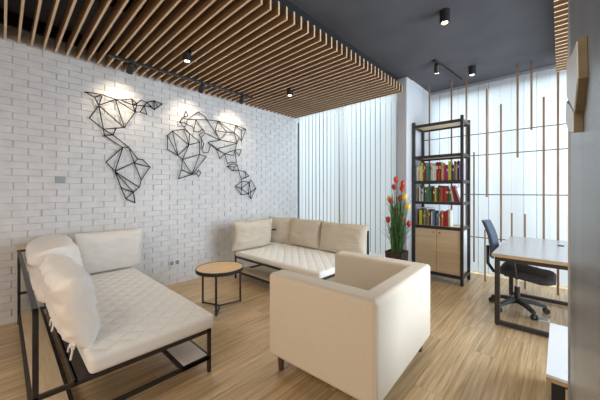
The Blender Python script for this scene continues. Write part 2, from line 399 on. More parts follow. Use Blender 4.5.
for px, py in ((474, 134.5), (474, 155.5), (474, 194.5), (474, 237.0)):
    z = px_z(px, py)
    MB().cyl((-1.785, YR + 0.016, z), (1.9, YR + 0.016, z), 0.0065, n=6).build('wire', M['black'], rs)

# ================================================================ WORLD MAP ON THE BRICK WALL
XA = WX + 0.035
def wall_pt(px, py, x=XA):
    T = R(43.1); r = (px - 300) / 278
    dx = -math.sin(T) + r * math.cos(T); dy = math.cos(T) + r * math.sin(T); k = x / dx
    return Vector((x, dy * k, 1.4 + (191 - py) / 278 * k))
def wireart(name, label, pts, edges, r=0.0062):
    W3 = {k: wall_pt(*p) for k, p in pts.items()}
    s = MB(); used = set()
    for e in edges.split():
        ks = e.split('-')
        for a, b in zip(ks, ks[1:]):
            s.cyl(W3[a], W3[b], r, n=6); used |= {a, b}
    for k in used: s.ball(W3[k], r * 1.15, n=6)
    ys = sorted(used, key=lambda k: W3[k].y)
    pins = [ys[0], ys[-1], ys[len(ys) // 2], ys[len(ys) // 4], ys[3 * len(ys) // 4]]
    for k in pins: s.cyl(W3[k], W3[k] - Vector((0.034, 0, 0)), r * 0.8, n=6)
    return tag(s.build(name, M['wire'], None, smooth=True), label, 'wall art', 'black wire world map on the brick wall')
wireart('wire_map', 'black wire outline of the Americas on the brick wall, leftmost map piece',
 dict(a=(85.7,92), b=(102.5,94.5), c=(94.5,97.3), d=(98.8,105.3), e=(115.5,99.5), f=(89.5,118), g=(103.5,129.3), h=(124.3,127.5), i=(131.8,98.8), j=(135.2,112), k=(136.9,103.5), l=(141.4,100),
      m=(147,102.4), n=(153.8,100.7), o=(162.2,104), p=(154.3,109.7), q=(144.2,105.8), r=(147,114.5), s=(140.2,112), t=(104.5,135.5), u=(113,134.8), u2=(115.6,129), v=(122.8,147.4), w=(128.9,147.4),
      x=(106.1,161.9), y=(114.9,171.5), z=(134.2,162.8), A=(137.7,158.9), A2=(142.9,159.6), B=(149.9,167.1), C=(141.2,179.9), D=(139.4,187.3), E=(133.3,192.2), F=(121,187.6), G=(125.9,198.7), H=(135,202.7),
      aa=(120.5,100), bb=(133,105), cc=(151,107), dd=(158,107)),
 'a-b-e-aa-i-k-l-m-n-o-p-cc-m a-c-d c-b-d-e-h-g-f-d-g d-h-j aa-bb-j i-bb k-bb k-j e-j bb-q-s-j q-r-s q-m q-cc n-p n-dd-p m-p g-t-v g-u-t u-u2 u-w t-u v-w-A-A2-B-C-D-E-H-G-F-y-x-v-y-z-w z-A z-B z-C D-y E-y E-F E-G F-G')
wireart('wire_map', 'black wire outline of Africa, Europe and Asia, largest map piece on the brick wall',
 dict(a=(167.5,135.5), b=(172.5,131), c=(167.5,149.5), d=(178,155.5), e=(182.5,159.5), f=(189,145), g=(199.8,142), h=(184,129), i=(189.5,133.5), j=(199.5,154.5), k=(206.5,156.5), l=(192,174.5),
      m=(181.5,169.5), n=(178.5,178.8), o=(196.5,173.5), p=(198.5,170), q=(201,173), r=(198.5,176.5), s=(184,127), t=(179.8,122), u=(182.5,117.8), v=(187,119.5), v2=(187,124), w=(186,111), x=(188,116), y=(184,116.8),
      z=(198.5,112), A=(205,116.5), B=(219.9,140), C=(207.6,119.9), D=(196,120), E=(193.5,131.5), F=(199,132), G=(203,129), H=(194,127.5), I=(205,133), J=(199,135), K=(201,138), L=(202,149), L2=(203.4,152.6), M=(208.2,152.6),
      N=(210.3,145.7), O=(208.2,142.3), P=(202.7,132), Q=(217.9,121), R=(215.1,130.6), S=(226.8,132.3), T=(234.3,132.7), U=(235.7,125.4), V=(246,129.2), W=(241.2,130.6), X=(237.1,143.2), Y=(216.5,149.1), Z=(219.9,158.8),
      aa=(224.7,154), bb=(235,149.8), cc=(233.7,155.3), dd=(227.5,163.6), ee=(241.2,149.8), ff=(239.1,156), gg=(236.4,163), hh=(241.5,141), ii=(239,137), jj=(204,144), kk=(232,162)),
 'a-b-h-i-f-g-j-e-f a-c-d-a b-d-f d-e b-f h-f g-f j-k-l-j e-l e-m-n-l-m l-o-p-q-r-o s-i s-t-u-v-v2-s t-v2 w-x-y-w v-z-A-B v-C v2-H-E-F-G D-E D-I-K-J-P i-g K-L-L2-M-N-O K-jj-L I-G I-B C-Q-U-V-W-U Q-R-S-B Q-S Q-T-S U-T-X-B O-B O-Y-Z-aa-Y X-Y X-bb-aa-dd-kk-gg-bb aa-cc-bb T-ii-hh-W ii-X ee-ff-bb ee-bb V-hh R-B O-aa X-B')
wireart('wire_map', 'black wire outline of Australia and its islands, small low map piece',
 dict(a=(232.4,163.6), b=(227.6,166.5), c=(233,170.6), d=(237.2,165), e=(238.6,170.6), f=(241.3,179.6), g=(244.8,171.3), h=(248.9,176.1), i=(251,179.6), j=(242,181), k=(249.6,182.3), l=(255.8,188.5), m=(251,198.8),
      n=(248.2,194), o=(241.3,194.7), p=(235.8,186.5), q=(241.3,188.5), r=(246,177), s=(235,167)),
 'a-b-c-s-d-a b-s c-e-d e-f-j e-g-h-r-g r-f j-k-i-l-m-n-o-q-j p-j p-o p-q q-k k-m k-n l-n q-n f-h')

# ================================================================ WALL PLATES
def plate(y, z, w, h, label, cat, sockets):
    name = 'wall_socket' if sockets else 'wall_plate'
    root = thing(name, label, cat, (WX + 0.002, y, z - h / 2))
    MB().box((WX - 0.004, y - w / 2, z - h / 2), (WX + 0.014, y + w / 2, z + h / 2)).build('cover_plate', M['plastic'] if sockets else M['greyplate'], root, bevel=0.003)
    for k in range(sockets):
        yy = y + (k - (sockets - 1) / 2) * w / sockets
        MB().box((WX + 0.012, yy - 0.028, z - 0.03), (WX + 0.022, yy + 0.028, z + 0.03)).build('socket', M['greyplate'], root, bevel=0.003)
        MB().cyl((WX + 0.020, yy, z + 0.014), (WX + 0.0235, yy, z + 0.014), 0.009, n=10).cyl((WX + 0.020, yy, z - 0.014), (WX + 0.0235, yy, z - 0.014), 0.009, n=10).build('socket_hole', M['rubber'], root)
    if not sockets:
        MB().box((WX + 0.013, y - 0.02, z - 0.03), (WX + 0.018, y + 0.02, z + 0.03)).build('blank_insert', M['greyplate'], root)
plate(1.76, 0.325, 0.17, 0.085, 'double power socket low on the brick wall beside the round table', 'socket', 2)
plate(0.455, 1.53, 0.085, 0.078, 'small grey blank plate high on the brick wall above the left sofa', 'wall plate', 0)

# ================================================================ CUSHION MAKER
def pillow_mesh(w, h, t, seed, wr=0.012, n=40, pinch=0.05, sq=3.2, pw=0.45, crumple=0.0):
    """an upright pillow: width x, height z (0..h), thickness y"""
    s = MB(); bm = s.bm; off = Vector((seed * 3.1, seed * 1.7, 0))
    def P(u, v, side):
        e = max(0, (1 - abs(u) ** sq)) ** pw * max(0, (1 - abs(v) ** sq)) ** pw
        x = w / 2 * u * (1 - pinch * (1 - abs(v) ** 2) * abs(u) ** 6); z = h / 2 * v * (1 - pinch * (1 - abs(u) ** 2) * abs(v) ** 6)
        y = side * t / 2 * e
        q = Vector((u * 2.2, v * 2.2, side * 1.3)) + off
        f = noise.noise(q * 1.3) * wr * 1.3 + noise.noise(Vector((q.x * 1.2, q.y * 5, q.z))) * wr * 0.7
        y += side * f * min(1, e * 1.5)
        if crumple: y += side * min(1, e * 1.5) * crumple * (0.35 - 1.6 * abs(noise.noise(Vector((u * 1.0 + v * 1.2, (v * 0.7 - u) * 2.4, seed + side * 4)))))
        # creases running in from the corners
        y -= side * wr * 0.8 * max(0, abs(u * v) - 0.35) * abs(math.sin(9 * (u - v) + seed))
        return (x, y, z + h / 2)
    G = {}
    for side in (1, -1):
        for i in range(n + 1):
            for j in range(n + 1):
                u = math.sin((2 * i / n - 1) * math.pi / 2 * 0.92) / math.sin(math.pi / 2 * 0.92); v = math.sin((2 * j / n - 1) * math.pi / 2 * 0.92) / math.sin(math.pi / 2 * 0.92)
                edge = i in (0, n) or j in (0, n)
                if side == -1 and edge: G[side, i, j] = G[1, i, j]
                else: G[side, i, j] = bm.verts.new(P(u, v, side))
        for i in range(n):
            for j in range(n):
                bm.faces.new((G[side, i, j], G[side, i + 1, j], G[side, i + 1, j + 1], G[side, i, j + 1]))
    return s
def cushion(name, label, base, w, h, t, rz, tilt, m, seed, group, wr=0.012, roll=0, pinch=0.05, ties=(), sq=3.2, pw=0.45, crumple=0.0):
    s = pillow_mesh(w, h, t, seed, wr, pinch=pinch, sq=sq, pw=pw, crumple=crumple)
    mtx = Matrix.Rotation(R(rz), 4, 'Z') @ Matrix.Rotation(R(tilt), 4, 'X') @ Matrix.Rotation(R(roll), 4, 'Y')
    bmesh.ops.transform(s.bm, matrix=mtx, verts=s.bm.verts)
    if ties:
        root = thing(name, label, 'cushion', base, 0, group)
        o = s.build('cover', m, root, local=True)
        for p in ties:
            k = MB(); q = mtx @ Vector(p)
            k.ball(q, 0.017, (1, 1, 0.8), 8)
            k.tube([q, q + Vector((0.02, 0.0, -0.03)), q + Vector((0.03, -0.01, -0.075))], 0.006, 6)
            k.tube([q, q + Vector((-0.03, -0.01, -0.02)), q + Vector((-0.05, -0.012, -0.055))], 0.006, 6)
            for a in range(3): k.ball(q + Vector((0.03 * math.cos(a * 2.4), 0.008, 0.022 * math.sin(a * 2.4 + .6))), 0.015, (1.3, 0.6, 0.9), 8)
            k.build('tie', m, root, local=True)
        return root
    o = s.build(name, m, None, local=True); o.location = base
    tag(o, label, 'cushion', group)
    return o

# ================================================================ SOFA IN FRONT (left)
def frame_bar(a, b, t=0.032):
    a = Vector(a); b = Vector(b); lo = [min(a[i], b[i]) - t / 2 for i in range(3)]; hi = [max(a[i], b[i]) + t / 2 for i in range(3)]
    return lo, hi
def daybed(label, x0, x1, yb, yf, htop, zs, depth_in, back_y, shelves):
    """x0..x1 long; yb back posts, yf front legs (yb may lie beyond yf); zs seat frame height"""
    sgn = 1 if yf > yb else -1
    root = thing('daybed_sofa', label, 'sofa', ((x0 + x1) / 2, (yb + yf) / 2, 0))
    t = 0.025
    def bars(name, L, m=M['bronze']):
        s = MB()
        for a, b in L: s.box(*frame_bar(a, b, t))
        return s.build(name, m, root, bevel=0.003)
    for x in (x0, x1):
        bars('leg', [((x, yf, 0.015), (x, yf, (zs if x == x1 or sgn > 0 else htop)))])
        bars('leg', [((x, yb, 0.015), (x, yb, htop))])
    ys = yb + sgn * depth_in
    bars('seat_frame', [((x0, yb, zs), (x0, yf, zs)), ((x1, yb, zs), (x1, yf, zs)), ((x0, yf, zs), (x1, yf, zs)), ((x0, ys, zs), (x1, ys, zs))])
    b = MB()
    n = 9
    for k in range(n):
        x = x0 + 0.1 + (x1 - x0 - 0.2) * k / (n - 1)
        b.box((x - 0.03, min(ys, yf), zs - 0.006), (x + 0.03, max(ys, yf), zs + 0.012))
    b.box((x0 + 0.015, min(ys, ys + sgn * 0.10), zs - 0.004), (x1 - 0.015, max(ys, ys + sgn * 0.10), zs + 0.0125))
    b.build('seat_slats', M['bronze'], root)
    bars('back_rail', [((x0, yb, htop), (x1, yb, htop))])
    for x in (x0, x1): bars('stretcher', [((x, yb, 0.115), (x, yf, 0.115))])
    for (a0, b0, a1, b1) in shelves:
        bars('shelf_frame', [((a0, b0, 0.115), (a1, b0, 0.115)), ((a0, b1, 0.115), (a1, b1, 0.115)), ((a0, b0, 0.115), (a0, b1, 0.115)), ((a1, b0, 0.115), (a1, b1, 0.115))])
        MB().box((a0 + 0.012, b0 + 0.012, 0.118), (a1 - 0.012, b1 - 0.012, 0.136)).build('low_shelf', M['plytop'] if a1 - a0 > 1 else M['paleboard'], root, bevel=0.002)
    return root
s1 = daybed('low daybed sofa with black metal frame standing against the brick wall, nearest the camera', -4.15, -1.985, 0.115, 1.09, 0.775, 0.322, 0.165, 0.1,
            [(-4.15, 0.115, -1.985, 0.285), (-2.34, 0.885, -1.985, 1.09)])
# arm end with its small wooden top at the brick wall
MB().box(*frame_bar((-4.15, 0.115, 0.775), (-4.15, 1.09, 0.775), 0.03)).box(*frame_bar((-4.15, 1.09, 0.32), (-4.15, 1.09, 0.775), 0.03)).build('arm_frame', M['bronze'], s1, bevel=0.003)
MB().box((-4.20, 0.10, 0.792), (-4.06, 1.10, 0.808)).build('arm_board', M['plytop'], s1, bevel=0.002)
def mattress(name, label, x0, y0, x1, y1, z0, z1):
    s = MB(); s.box((x0, y0, z0), (x1, y1, z1))
    o = s.build('mattress', M['quilt'], None, bevel=0.032, seg=5)
    tag(o, label, 'mattress')
    return o
mattress('m', 'cream quilted mattress on the nearest daybed, at the brick wall', -4.13, 0.335, -1.955, 1.13, 0.337, 0.446)
G1 = 'cushions on the nearest daybed'
cushion('cushion', 'plump pale grey cushion standing against the brick wall on the nearest daybed', (-3.935, 0.875, 0.446), 0.68, 0.49, 0.20, 90, 6, M['cushion'], 1, G1, 0.006, pinch=0.04)
cushion('cushion', 'large smooth cream back cushion at the wall end of the nearest daybed', (-3.63, 0.385, 0.446), 1.02, 0.475, 0.36, -2, 9, M['cushion_pale'], 2, G1, 0.008, pinch=0.01, sq=7, pw=0.3)
cushion('cushion', 'crumpled cream back cushion tied to the frame at the near end', (-2.61, 0.355, 0.435), 1.0, 0.45, 0.22, 1, 9, M['cushion_pale'], 3, G1, 0.008, pinch=0.02, sq=5, pw=0.38, crumple=0.018,
        ties=((-0.05, -0.1, 0.06), (0.42, -0.07, 0.03)))

# ================================================================ SOFA AT THE BACK
s2 = daybed('beige daybed sofa with thin dark frame in the corner before the window blinds', -3.80, -2.07, 3.68, 2.55, 0.80, 0.345, 0.12, 3.7,
            [(-3.80, 2.55, -2.07, 2.80)])
MB().box(*frame_bar((-3.80, 2.55, 0.70), (-3.80, 3.68, 0.70), 0.025)).build('arm_frame', M['bronze'], s2, bevel=0.003)
mattress('m', 'cream quilted mattress on the corner daybed before the windows', -3.80, 2.53, -2.05, 3.62, 0.358, 0.445)
G2 = 'cushions on the corner daybed'
cushion('cushion', 'beige end cushion at the left end of the corner daybed', (-3.76, 2.84, 0.446), 0.80, 0.48, 0.19, 91, 8, M['cushion_dark'], 11, G2, 0.012)
cushion('cushion', 'narrow sand-coloured cushion wedged in the corner between two larger ones', (-3.74, 3.46, 0.446), 0.56, 0.48, 0.14, 18, -8, M['cushion_dark'], 12, G2, 0.006)
cushion('cushion', 'sand-coloured back cushion in the middle of the corner daybed', (-3.19, 3.50, 0.446), 0.68, 0.48, 0.20, 0, -10, M['cushion_dark'], 13, G2, 0.008, pinch=0.03)
cushion('cushion', 'sand-coloured back cushion at the right end of the corner daybed', (-2.43, 3.50, 0.446), 0.83, 0.47, 0.20, 0, -10, M['cushion_dark'], 14, G2, 0.010, pinch=0.03)

# ================================================================ ROUND TABLE
tx, ty, tr = -3.015, 1.80, 0.28; TABLE_LEGS = (201, -40, 78)
rt = thing('round_side_table', 'small round side table with wood top and black ring frame', 'side table', (tx, ty, 0))
MB().cyl((tx, ty, 0.452), (tx, ty, 0.476), tr - 0.008, n=64).build('tabletop', M['tabletop'], rt, smooth=True)
n = 64; rings = [[(tx + q * math.cos(2 * math.pi * i / n), ty + q * math.sin(2 * math.pi * i / n), z) for i in range(n)] for q, z in ((tr - .008, .44), (tr, .44), (tr, .48), (tr - .008, .48))]
MB().loft(rings + [rings[0]], cap=False).build('rim', M['black'], rt)
for a in TABLE_LEGS:
    c, s_ = math.cos(R(a)) * (tr - 0.018), math.sin(R(a)) * (tr - 0.018)
    MB().box((tx + c - 0.009, ty + s_ - 0.009, 0.002), (tx + c + 0.009, ty + s_ + 0.009, 0.445)).build('leg', M['black'], rt)
    MB().cyl((tx + c, ty + s_, 0.012), (tx, ty, 0.012), 0.009, n=8).build('foot_bar', M['black'], rt)

# ================================================================ ARMCHAIR
ac = thing('armchair', 'square cream tub armchair on short dark wooden feet in the foreground', 'armchair', (-1.25, 1.995, 0), R(3))
hw, hd, zt, zb = 0.452, 0.552, 0.76, 0.125     # half width (x), half depth (y)
out = [(-hw, -hd), (hw, -hd), (hw, hd), (-hw, hd), (-hw, hd - 0.17), (hw - 0.145, hd - 0.17), (hw - 0.145, -hd + 0.17), (-hw, -hd + 0.17)]
MB().prism(out, zb, zt).build('arms_and_back', M['armchair'], ac, bevel=0.032, seg=5, local=True)
MB().box((-hw + 0.01, -hd + 0.172, zb), (hw - 0.147, hd - 0.172, 0.27)).build('seat_base', M['armchair'], ac, bevel=0.01, local=True)
MB().box((-hw + 0.0, -hd + 0.175, 0.272), (hw - 0.15, hd - 0.175, 0.43)).build('seat_cushion', M['armchair'], ac, bevel=0.035, seg=4, local=True)
for sx in (-1, 1):
    for sy in (-1, 1):
        x, y = sx * (hw - 0.075), sy * (hd - 0.07)
        MB().cyl((x, y, 0.0), (x, y, zb + 0.004), 0.020, 0.028, n=16).build('foot', M['walnut'], ac, local=True)
sm = MB()
for (x, y) in ((hw - 0.002, -hd + 0.002),):
    sm.cyl((x - 0.008, y + 0.008, zb + 0.03), (x - 0.008, y + 0.008, zt - 0.04), 0.0065, n=8)
sm.build('corner_piping', M['armchair'], ac, local=True)

# ================================================================ BOOKCASE
bx0, bx1, by0, by1 = -1.775, -1.035, 4.60, 5.055
bc = thing('bookcase', 'tall open bookcase with black frame, wood shelves and a cupboard below', 'bookcase', ((bx0 + bx1) / 2, (by0 + by1) / 2, 0))
for x in (bx0 + 0.02, bx1 - 0.02):
    for y in (by0 + 0.02, by1 - 0.02):
        MB().box((x - 0.02, y - 0.02, 0), (x + 0.02, y + 0.02, 2.52)).build('post', M['bronze'], bc, bevel=0.003)
SH = [0.135, 0.855, 1.235, 1.565, 1.965, 2.47]
for z in SH:
    f = MB(); h = 0.045
    f.box((bx0 + 0.04, by0 + 0.003, z - h), (bx1 - 0.04, by0 + 0.033, z - 0.001)); f.box((bx0 + 0.04, by1 - 0.033, z - h), (bx1 - 0.04, by1 - 0.003, z - 0.001))
    for x in (bx0 + 0.003, bx1 - 0.033): f.box((x, by0 + 0.04, z - h), (x + 0.03, by1 - 0.04, z - 0.001))
    f.build('shelf_rail', M['bronze'], bc, bevel=0.002)
    MB().box((bx0 + 0.035, by0 + 0.034, z - 0.018), (bx1 - 0.035, by1 - 0.034, z)).build('shelf', M['plytop'], bc)
c = MB()
for x in (bx0 + 0.04, bx1 - 0.058): c.box((x, by0 + 0.045, 0.14), (x + 0.018, by1 - 0.04, 0.81))
c.box((bx0 + 0.058, by1 - 0.05, 0.14), (bx1 - 0.058, by1 - 0.04, 0.81))
c.build('cupboard_body', M['laminate'], bc)
xm = (bx0 + bx1) / 2
for a, b, hx in ((bx0 + 0.043, xm - 0.002, xm - 0.045), (xm + 0.002, bx1 - 0.043, xm + 0.045)):
    d = MB().box((a, by0 + 0.012, 0.142), (b, by0 + 0.030, 0.807)).build('door', M['ply'], bc, bevel=0.002)
    MB().cyl((hx, by0 + 0.0125, 0.755), (hx, by0 + 0.006, 0.755), 0.010, n=14).build('finger_hole', M['black'], d)

# books
PAL = dict(cream=(0.72, 0.68, 0.58), tan=(0.50, 0.36, 0.22), red=(0.50, 0.04, 0.035), grey=(0.30, 0.31, 0.33), green=(0.04, 0.20, 0.11), maroon=(0.24, 0.025, 0.025), yellow=(0.85, 0.62, 0.03),
           crimson=(0.45, 0.02, 0.09), purple=(0.16, 0.07, 0.30), lime=(0.55, 0.62, 0.05), navy=(0.025, 0.04, 0.12), blue=(0.07, 0.15, 0.38), orange=(0.70, 0.20, 0.05), black=(0.02, 0.02, 0.022),
           lilac=(0.42, 0.32, 0.62), brown=(0.17, 0.08, 0.04), olive=(0.20, 0.19, 0.06), white=(0.78, 0.79, 0.80))
BM = {k: mat(k + '_book_cover', v, 0.5) for k, v in PAL.items()}
rows = [('upper', 1.565, 0.66, 1.0, 'cream tan cream lime red maroon grey green green grey cream white cream cream maroon red maroon yellow tan crimson red purple lime yellow navy blue orange tan cream black lilac lilac'.split(), 0.27),
        ('middle', 1.235, 0.53, 1.0, 'tan brown cream navy white grey black green green olive green green black maroon lime brown black olive orange red brown red maroon green green grey'.split(), 0.235),
        ('lower', 0.855, 0.50, 1.0, 'grey black yellow lime black olive tan green olive tan brown black white grey blue navy grey navy white brown orange red maroon red cream'.split(), 0.235)]
labels = set()
for rn, z, W_, _, cols, H0 in rows:
    r = random.Random(hash(rn) % 7 if False else len(rn) + int(z * 10))
    ws = [r.uniform(0.7, 1.35) for _ in cols]; k = W_ / sum(ws); x = bx0 + 0.05
    for i, (cname, w) in enumerate(zip(cols, ws)):
        w *= k; h = H0 * r.uniform(0.82, 1.1); d = r.uniform(0.15, 0.20); y0 = by0 + 0.05 + r.uniform(0, 0.02)
        L = cols[i - 1] if i else None; Rr = cols[i + 1] if i + 1 < len(cols) else None
        if L is None: lab = '%s book at the left end of the %s book row, beside the post' % (cname, rn)
        elif Rr is None: lab = '%s book at the right end of the %s row of upright books' % (cname, rn)
        else: lab = '%s book between a %s book on its left and a %s one, %s row' % (cname, L, Rr, rn)
        if lab in labels:
            L2 = cols[i - 2] if i > 1 else cols[0]; lab = '%s book in the %s row, right of a %s then %s pair, %s to its right' % (cname, rn, L2, L, Rr)
        labels.add(lab)
        root = thing('book', lab, 'book', (x + w / 2, y0 + d / 2, z), 0, 'upright books on the %s book row' % rn)
        s = MB(); g = 0.0006; xx0, xx1 = x + g, x + w - g; t = 0.0018
        s.box((xx0, y0, z), (xx0 + t, y0 + d, z + h)); s.box((xx1 - t, y0, z), (xx1, y0 + d, z + h)); s.box((xx0, y0, z), (xx1, y0 + t, z + h))
        s.build('cover', BM[cname], root)
        MB().box((xx0 + t, y0 + t, z + 0.003), (xx1 - t, y0 + d - 0.003, z + h - 0.004)).build('pages', M['paper'], root)
        if r.random() < 0.45:
            lc = BM[r.choice(['cream', 'white', 'yellow', 'black'])]
            MB().box((xx0 + 0.002, y0 - 0.0006, z + h * 0.62), (xx1 - 0.002, y0, z + h * 0.78)).build('spine_label', lc, root, smooth=False)
        x += w
    if rn == 'middle':      # leaning group
        for cname, lean, w, h in (('cream', 10, 0.022, 0.245), ('crimson', 13, 0.030, 0.25), ('maroon', 15, 0.026, 0.235), ('white', 18, 0.026, 0.225)):
            root = thing('book', '%s book leaning to the left beside the upright middle row' % cname, 'book', (x + 0.012, by0 + 0.15, z), 0, 'leaning books on the middle shelf')
            mt = Matrix.Rotation(R(-lean), 3, 'Y'); piv = (x + 0.0 + w, by0 + 0.15, z); y0 = by0 + 0.055; x += 0.004
            px0 = x; t = 0.002; fx = w * math.cos(R(lean))
            s = MB(); s.box((x, y0, z), (x + t, y0 + 0.19, z + h)); s.box((x + w - t, y0, z), (x + w, y0 + 0.19, z + h)); s.box((x, y0, z), (x + w, y0 + t, z + h))
            p = MB().box((x + t, y0 + t, z + 0.003), (x + w - t, y0 + 0.187, z + h - 0.004))
            up = w * math.sin(R(lean))
            for q in (s, p):
                bmesh.ops.rotate(q.bm, cent=(x + w, by0, z), matrix=mt, verts=q.bm.verts)
                bmesh.ops.translate(q.bm, vec=(0.0, 0, 0.0005), verts=q.bm.verts)
            s.build('cover', BM[cname], root); p.build('pages', M['paper'], root)
            x += w / math.cos(R(lean)) + 0.001
# magazine lying flat on the lower row
tag(MB().box((bx0 + 0.10, by0 + 0.06, 1.1235), (bx0 + 0.30, by0 + 0.22, 1.130)).build('magazine', BM['white'], None), 'white magazine lying flat on top of the lower row of books', 'magazine')

# ================================================================ PLANT
plx, ply = -1.80, 4.06
pl = thing('potted_plant', 'tall artificial plant with red and yellow flowers in a dark square pot', 'plant', (plx, ply, 0))
def sq(w, z): return [(plx + a * w, ply + b * w, z) for a, b in ((-1, -1), (1, -1), (1, 1), (-1, 1))]
MB().loft([sq(0.10, 0), sq(0.13, 0.50), sq(0.122, 0.50), sq(0.118, 0.455)]).build('pot', M['pot'], pl, bevel=0.004)
MB().loft([sq(0.117, 0.452), sq(0.1175, 0.462)]).build('soil', M['soil'], pl)
r = random.Random(21); lv = MB()
for k in range(210):
    a = r.uniform(0, 2 * math.pi); L = r.uniform(0.35, 1.12) ; lean = r.uniform(0.02, 0.22) * (1.3 if L < 0.7 else 1.0)
    b0 = Vector((plx + r.uniform(-.07, .07), ply + r.uniform(-.07, .07), 0.458)); w = r.uniform(0.005, 0.010)
    side = Vector((-math.sin(a), math.cos(a), 0)); rings = []
    for j in range(6):
        t = j / 5; c = b0 + Vector((math.cos(a) * lean * t * t * 1.2, math.sin(a) * lean * t * t * 1.2, L * (t - 0.12 * t ** 4)))
        ww = w * (1 - t) ** 0.6 + 0.0006; n_ = Vector((math.cos(a), math.sin(a), 0)) * ww * 0.3
        rings.append([c - side * ww, c - n_, c + side * ww, c + n_])
    lv.loft([[tuple(p) for p in q] for q in rings])
lv.build('foliage', M['leaf'], pl)
flowers = [(396, 180, 'red'), (402, 189, 'red'), (394, 187, 'red'), (389, 199, 'yellow'), (391, 201, 'red'), (405, 197, 'yellow'), (400, 199, 'red'), (395, 211, 'yellow'), (408, 207, 'yellow'), (388, 220, 'red'), (402, 219, 'red'), (409, 224, 'red'), (403, 184, 'red')]
for k, (px, py, cn) in enumerate(flowers):
    y = ply + (-0.10 + 0.05 * (k % 4)); x = px_x(px, y); z = px_z(px, py, y)
    b0 = Vector((plx + r.uniform(-.05, .05), ply + r.uniform(-.05, .05), 0.46)); tip = Vector((x, y, z))
    pts = [b0.lerp(tip, t) + Vector((0, 0, 0)) - (tip - b0) * Vector((0.0, 0, 0)) for t in (0, 1)]
    mid = b0.lerp(tip, 0.5); mid.x = (b0.x * 0.65 + tip.x * 0.35); mid.y = (b0.y * 0.65 + tip.y * 0.35)
    MB().tube([b0, mid, tip - Vector((0, 0, 0.03))], 0.004, 6).build('stem', M['leaf'], pl)
    f = MB()
    for q in range(6):
        a = q * math.pi / 3 + k; rings = []
        for t, w, o_ in ((0, .007, .005), (.35, .022, .026), (.7, .016, .030), (1, .001, .016)):
            c = tip + Vector((math.cos(a) * o_, math.sin(a) * o_, -0.05 + t * 0.105)); sd = Vector((-math.sin(a), math.cos(a), 0)) * w; nn = Vector((math.cos(a), math.sin(a), 0)) * 0.003
            rings.append([tuple(c - sd), tuple(c - nn), tuple(c + sd), tuple(c + nn)])
        f.loft(rings)
    f.build('flower', M['red'] if cn == 'red' else M['yellow'], pl)

# ================================================================ DESK
dx0, dx1, dy0, dy1, dz = -0.525, 1.45, 3.50, 5.0, 0.75
dk = thing('desk', 'long desk with grey top, plywood edge and dark metal loop legs', 'desk', (0.4, 4.25, 0))
MB().box((dx0, dy0, dz - 0.008), (dx1, dy1, dz)).build('desktop', M['desktop'], dk, bevel=0.001)
MB().box((dx0, dy0, dz - 0.034), (dx1, dy1, dz - 0.0085)).build('plywood_core', M['plyedge'], dk)
for y in (dy0 + 0.04, 4.66):
    t = 0.022
    for x in (dx0 + 0.045, dx1 - 0.06): MB().box((x - t, y - t, 0.012), (x + t, y + t, dz - 0.035)).build('leg', M['bronze'], dk, bevel=0.002)
    MB().box((dx0 + 0.067, y - t, 0.012), (dx1 - 0.082, y + t, 0.052)).build('foot_rail', M['bronze'], dk, bevel=0.002)
    MB().box((dx0 + 0.067, y - t, dz - 0.075), (dx1 - 0.082, y + t, dz - 0.035)).build('top_rail', M['bronze'], dk, bevel=0.002)
    for x in (dx0 + 0.045, dx1 - 0.06): MB().cyl((x, y, 0), (x, y, 0.013), 0.014, n=12).build('glide', M['rubber'], dk)
MB().box((dx0 + 0.03, dy0 + 0.06, dz - 0.075), (dx0 + 0.06, 4.64, dz - 0.035)).build('side_rail', M['bronze'], dk)
gx, gy = px_x(561.5, 4.55), 4.55
MB().box((-0.02, 4.47, dz), (0.035, 4.56, dz + 0.006)).build('cable_grommet', M['rubber'], dk, bevel=0.002)

# ================================================================ OFFICE CHAIR
ocx, ocy = -0.37, 4.15
oc = thing('office_chair', 'black swivel office chair with mesh back tucked under the desk', 'office chair', (ocx, ocy, 0))
for k in range(5):
    a = R(72 * k + 20); e = Vector((ocx + 0.27 * math.cos(a), ocy + 0.27 * math.sin(a), 0.075)); c0 = Vector((ocx, ocy, 0.115))
    rings = []
    sd = Vector((-math.sin(a), math.cos(a), 0))
    for t, w, h in ((0, .038, .024), (.5, .030, .02), (1, .022, .015)):
        c = c0.lerp(e, t) + Vector((0, 0, 0.015 * math.sin(t * 3)))
        rings.append([tuple(c - sd * w - Vector((0, 0, h))), tuple(c + sd * w - Vector((0, 0, h))), tuple(c + sd * w * .8 + Vector((0, 0, h))), tuple(c - sd * w * .8 + Vector((0, 0, h)))])
    lg = MB().loft(rings).build('base_leg', M['rubber'], oc, bevel=0.004)
    cs = MB()
    for q in (-1, 1): cs.cyl(e + sd * (0.008 * q) + Vector((0, 0, -0.045)), e + sd * (0.024 * q) + Vector((0, 0, -0.045)), 0.030, n=18)
    cs.cyl(e + Vector((0, 0, -0.03)), e + Vector((0, 0, 0.0)), 0.008, n=8).ball(e + Vector((0, 0, -0.028)), 0.02, (1, 1, .9), 10)
    cs.build('caster', M['rubber'], lg)
MB().cyl((ocx, ocy, 0.10), (ocx, ocy, 0.27), 0.028, n=20).build('column_sleeve', M['rubber'], oc)
MB().cyl((ocx, ocy, 0.27), (ocx, ocy, 0.40), 0.016, n=16).build('gas_lift', M['steel'], oc)
MB().box((ocx - 0.12, ocy - 0.07, 0.385), (ocx + 0.10, ocy + 0.07, 0.425)).build('tilt_mechanism', M['rubber'], oc, bevel=0.01)
sx0, sx1, sy0, sy1 = ocx - 0.16, ocx + 0.34, ocy - 0.245, ocy + 0.235
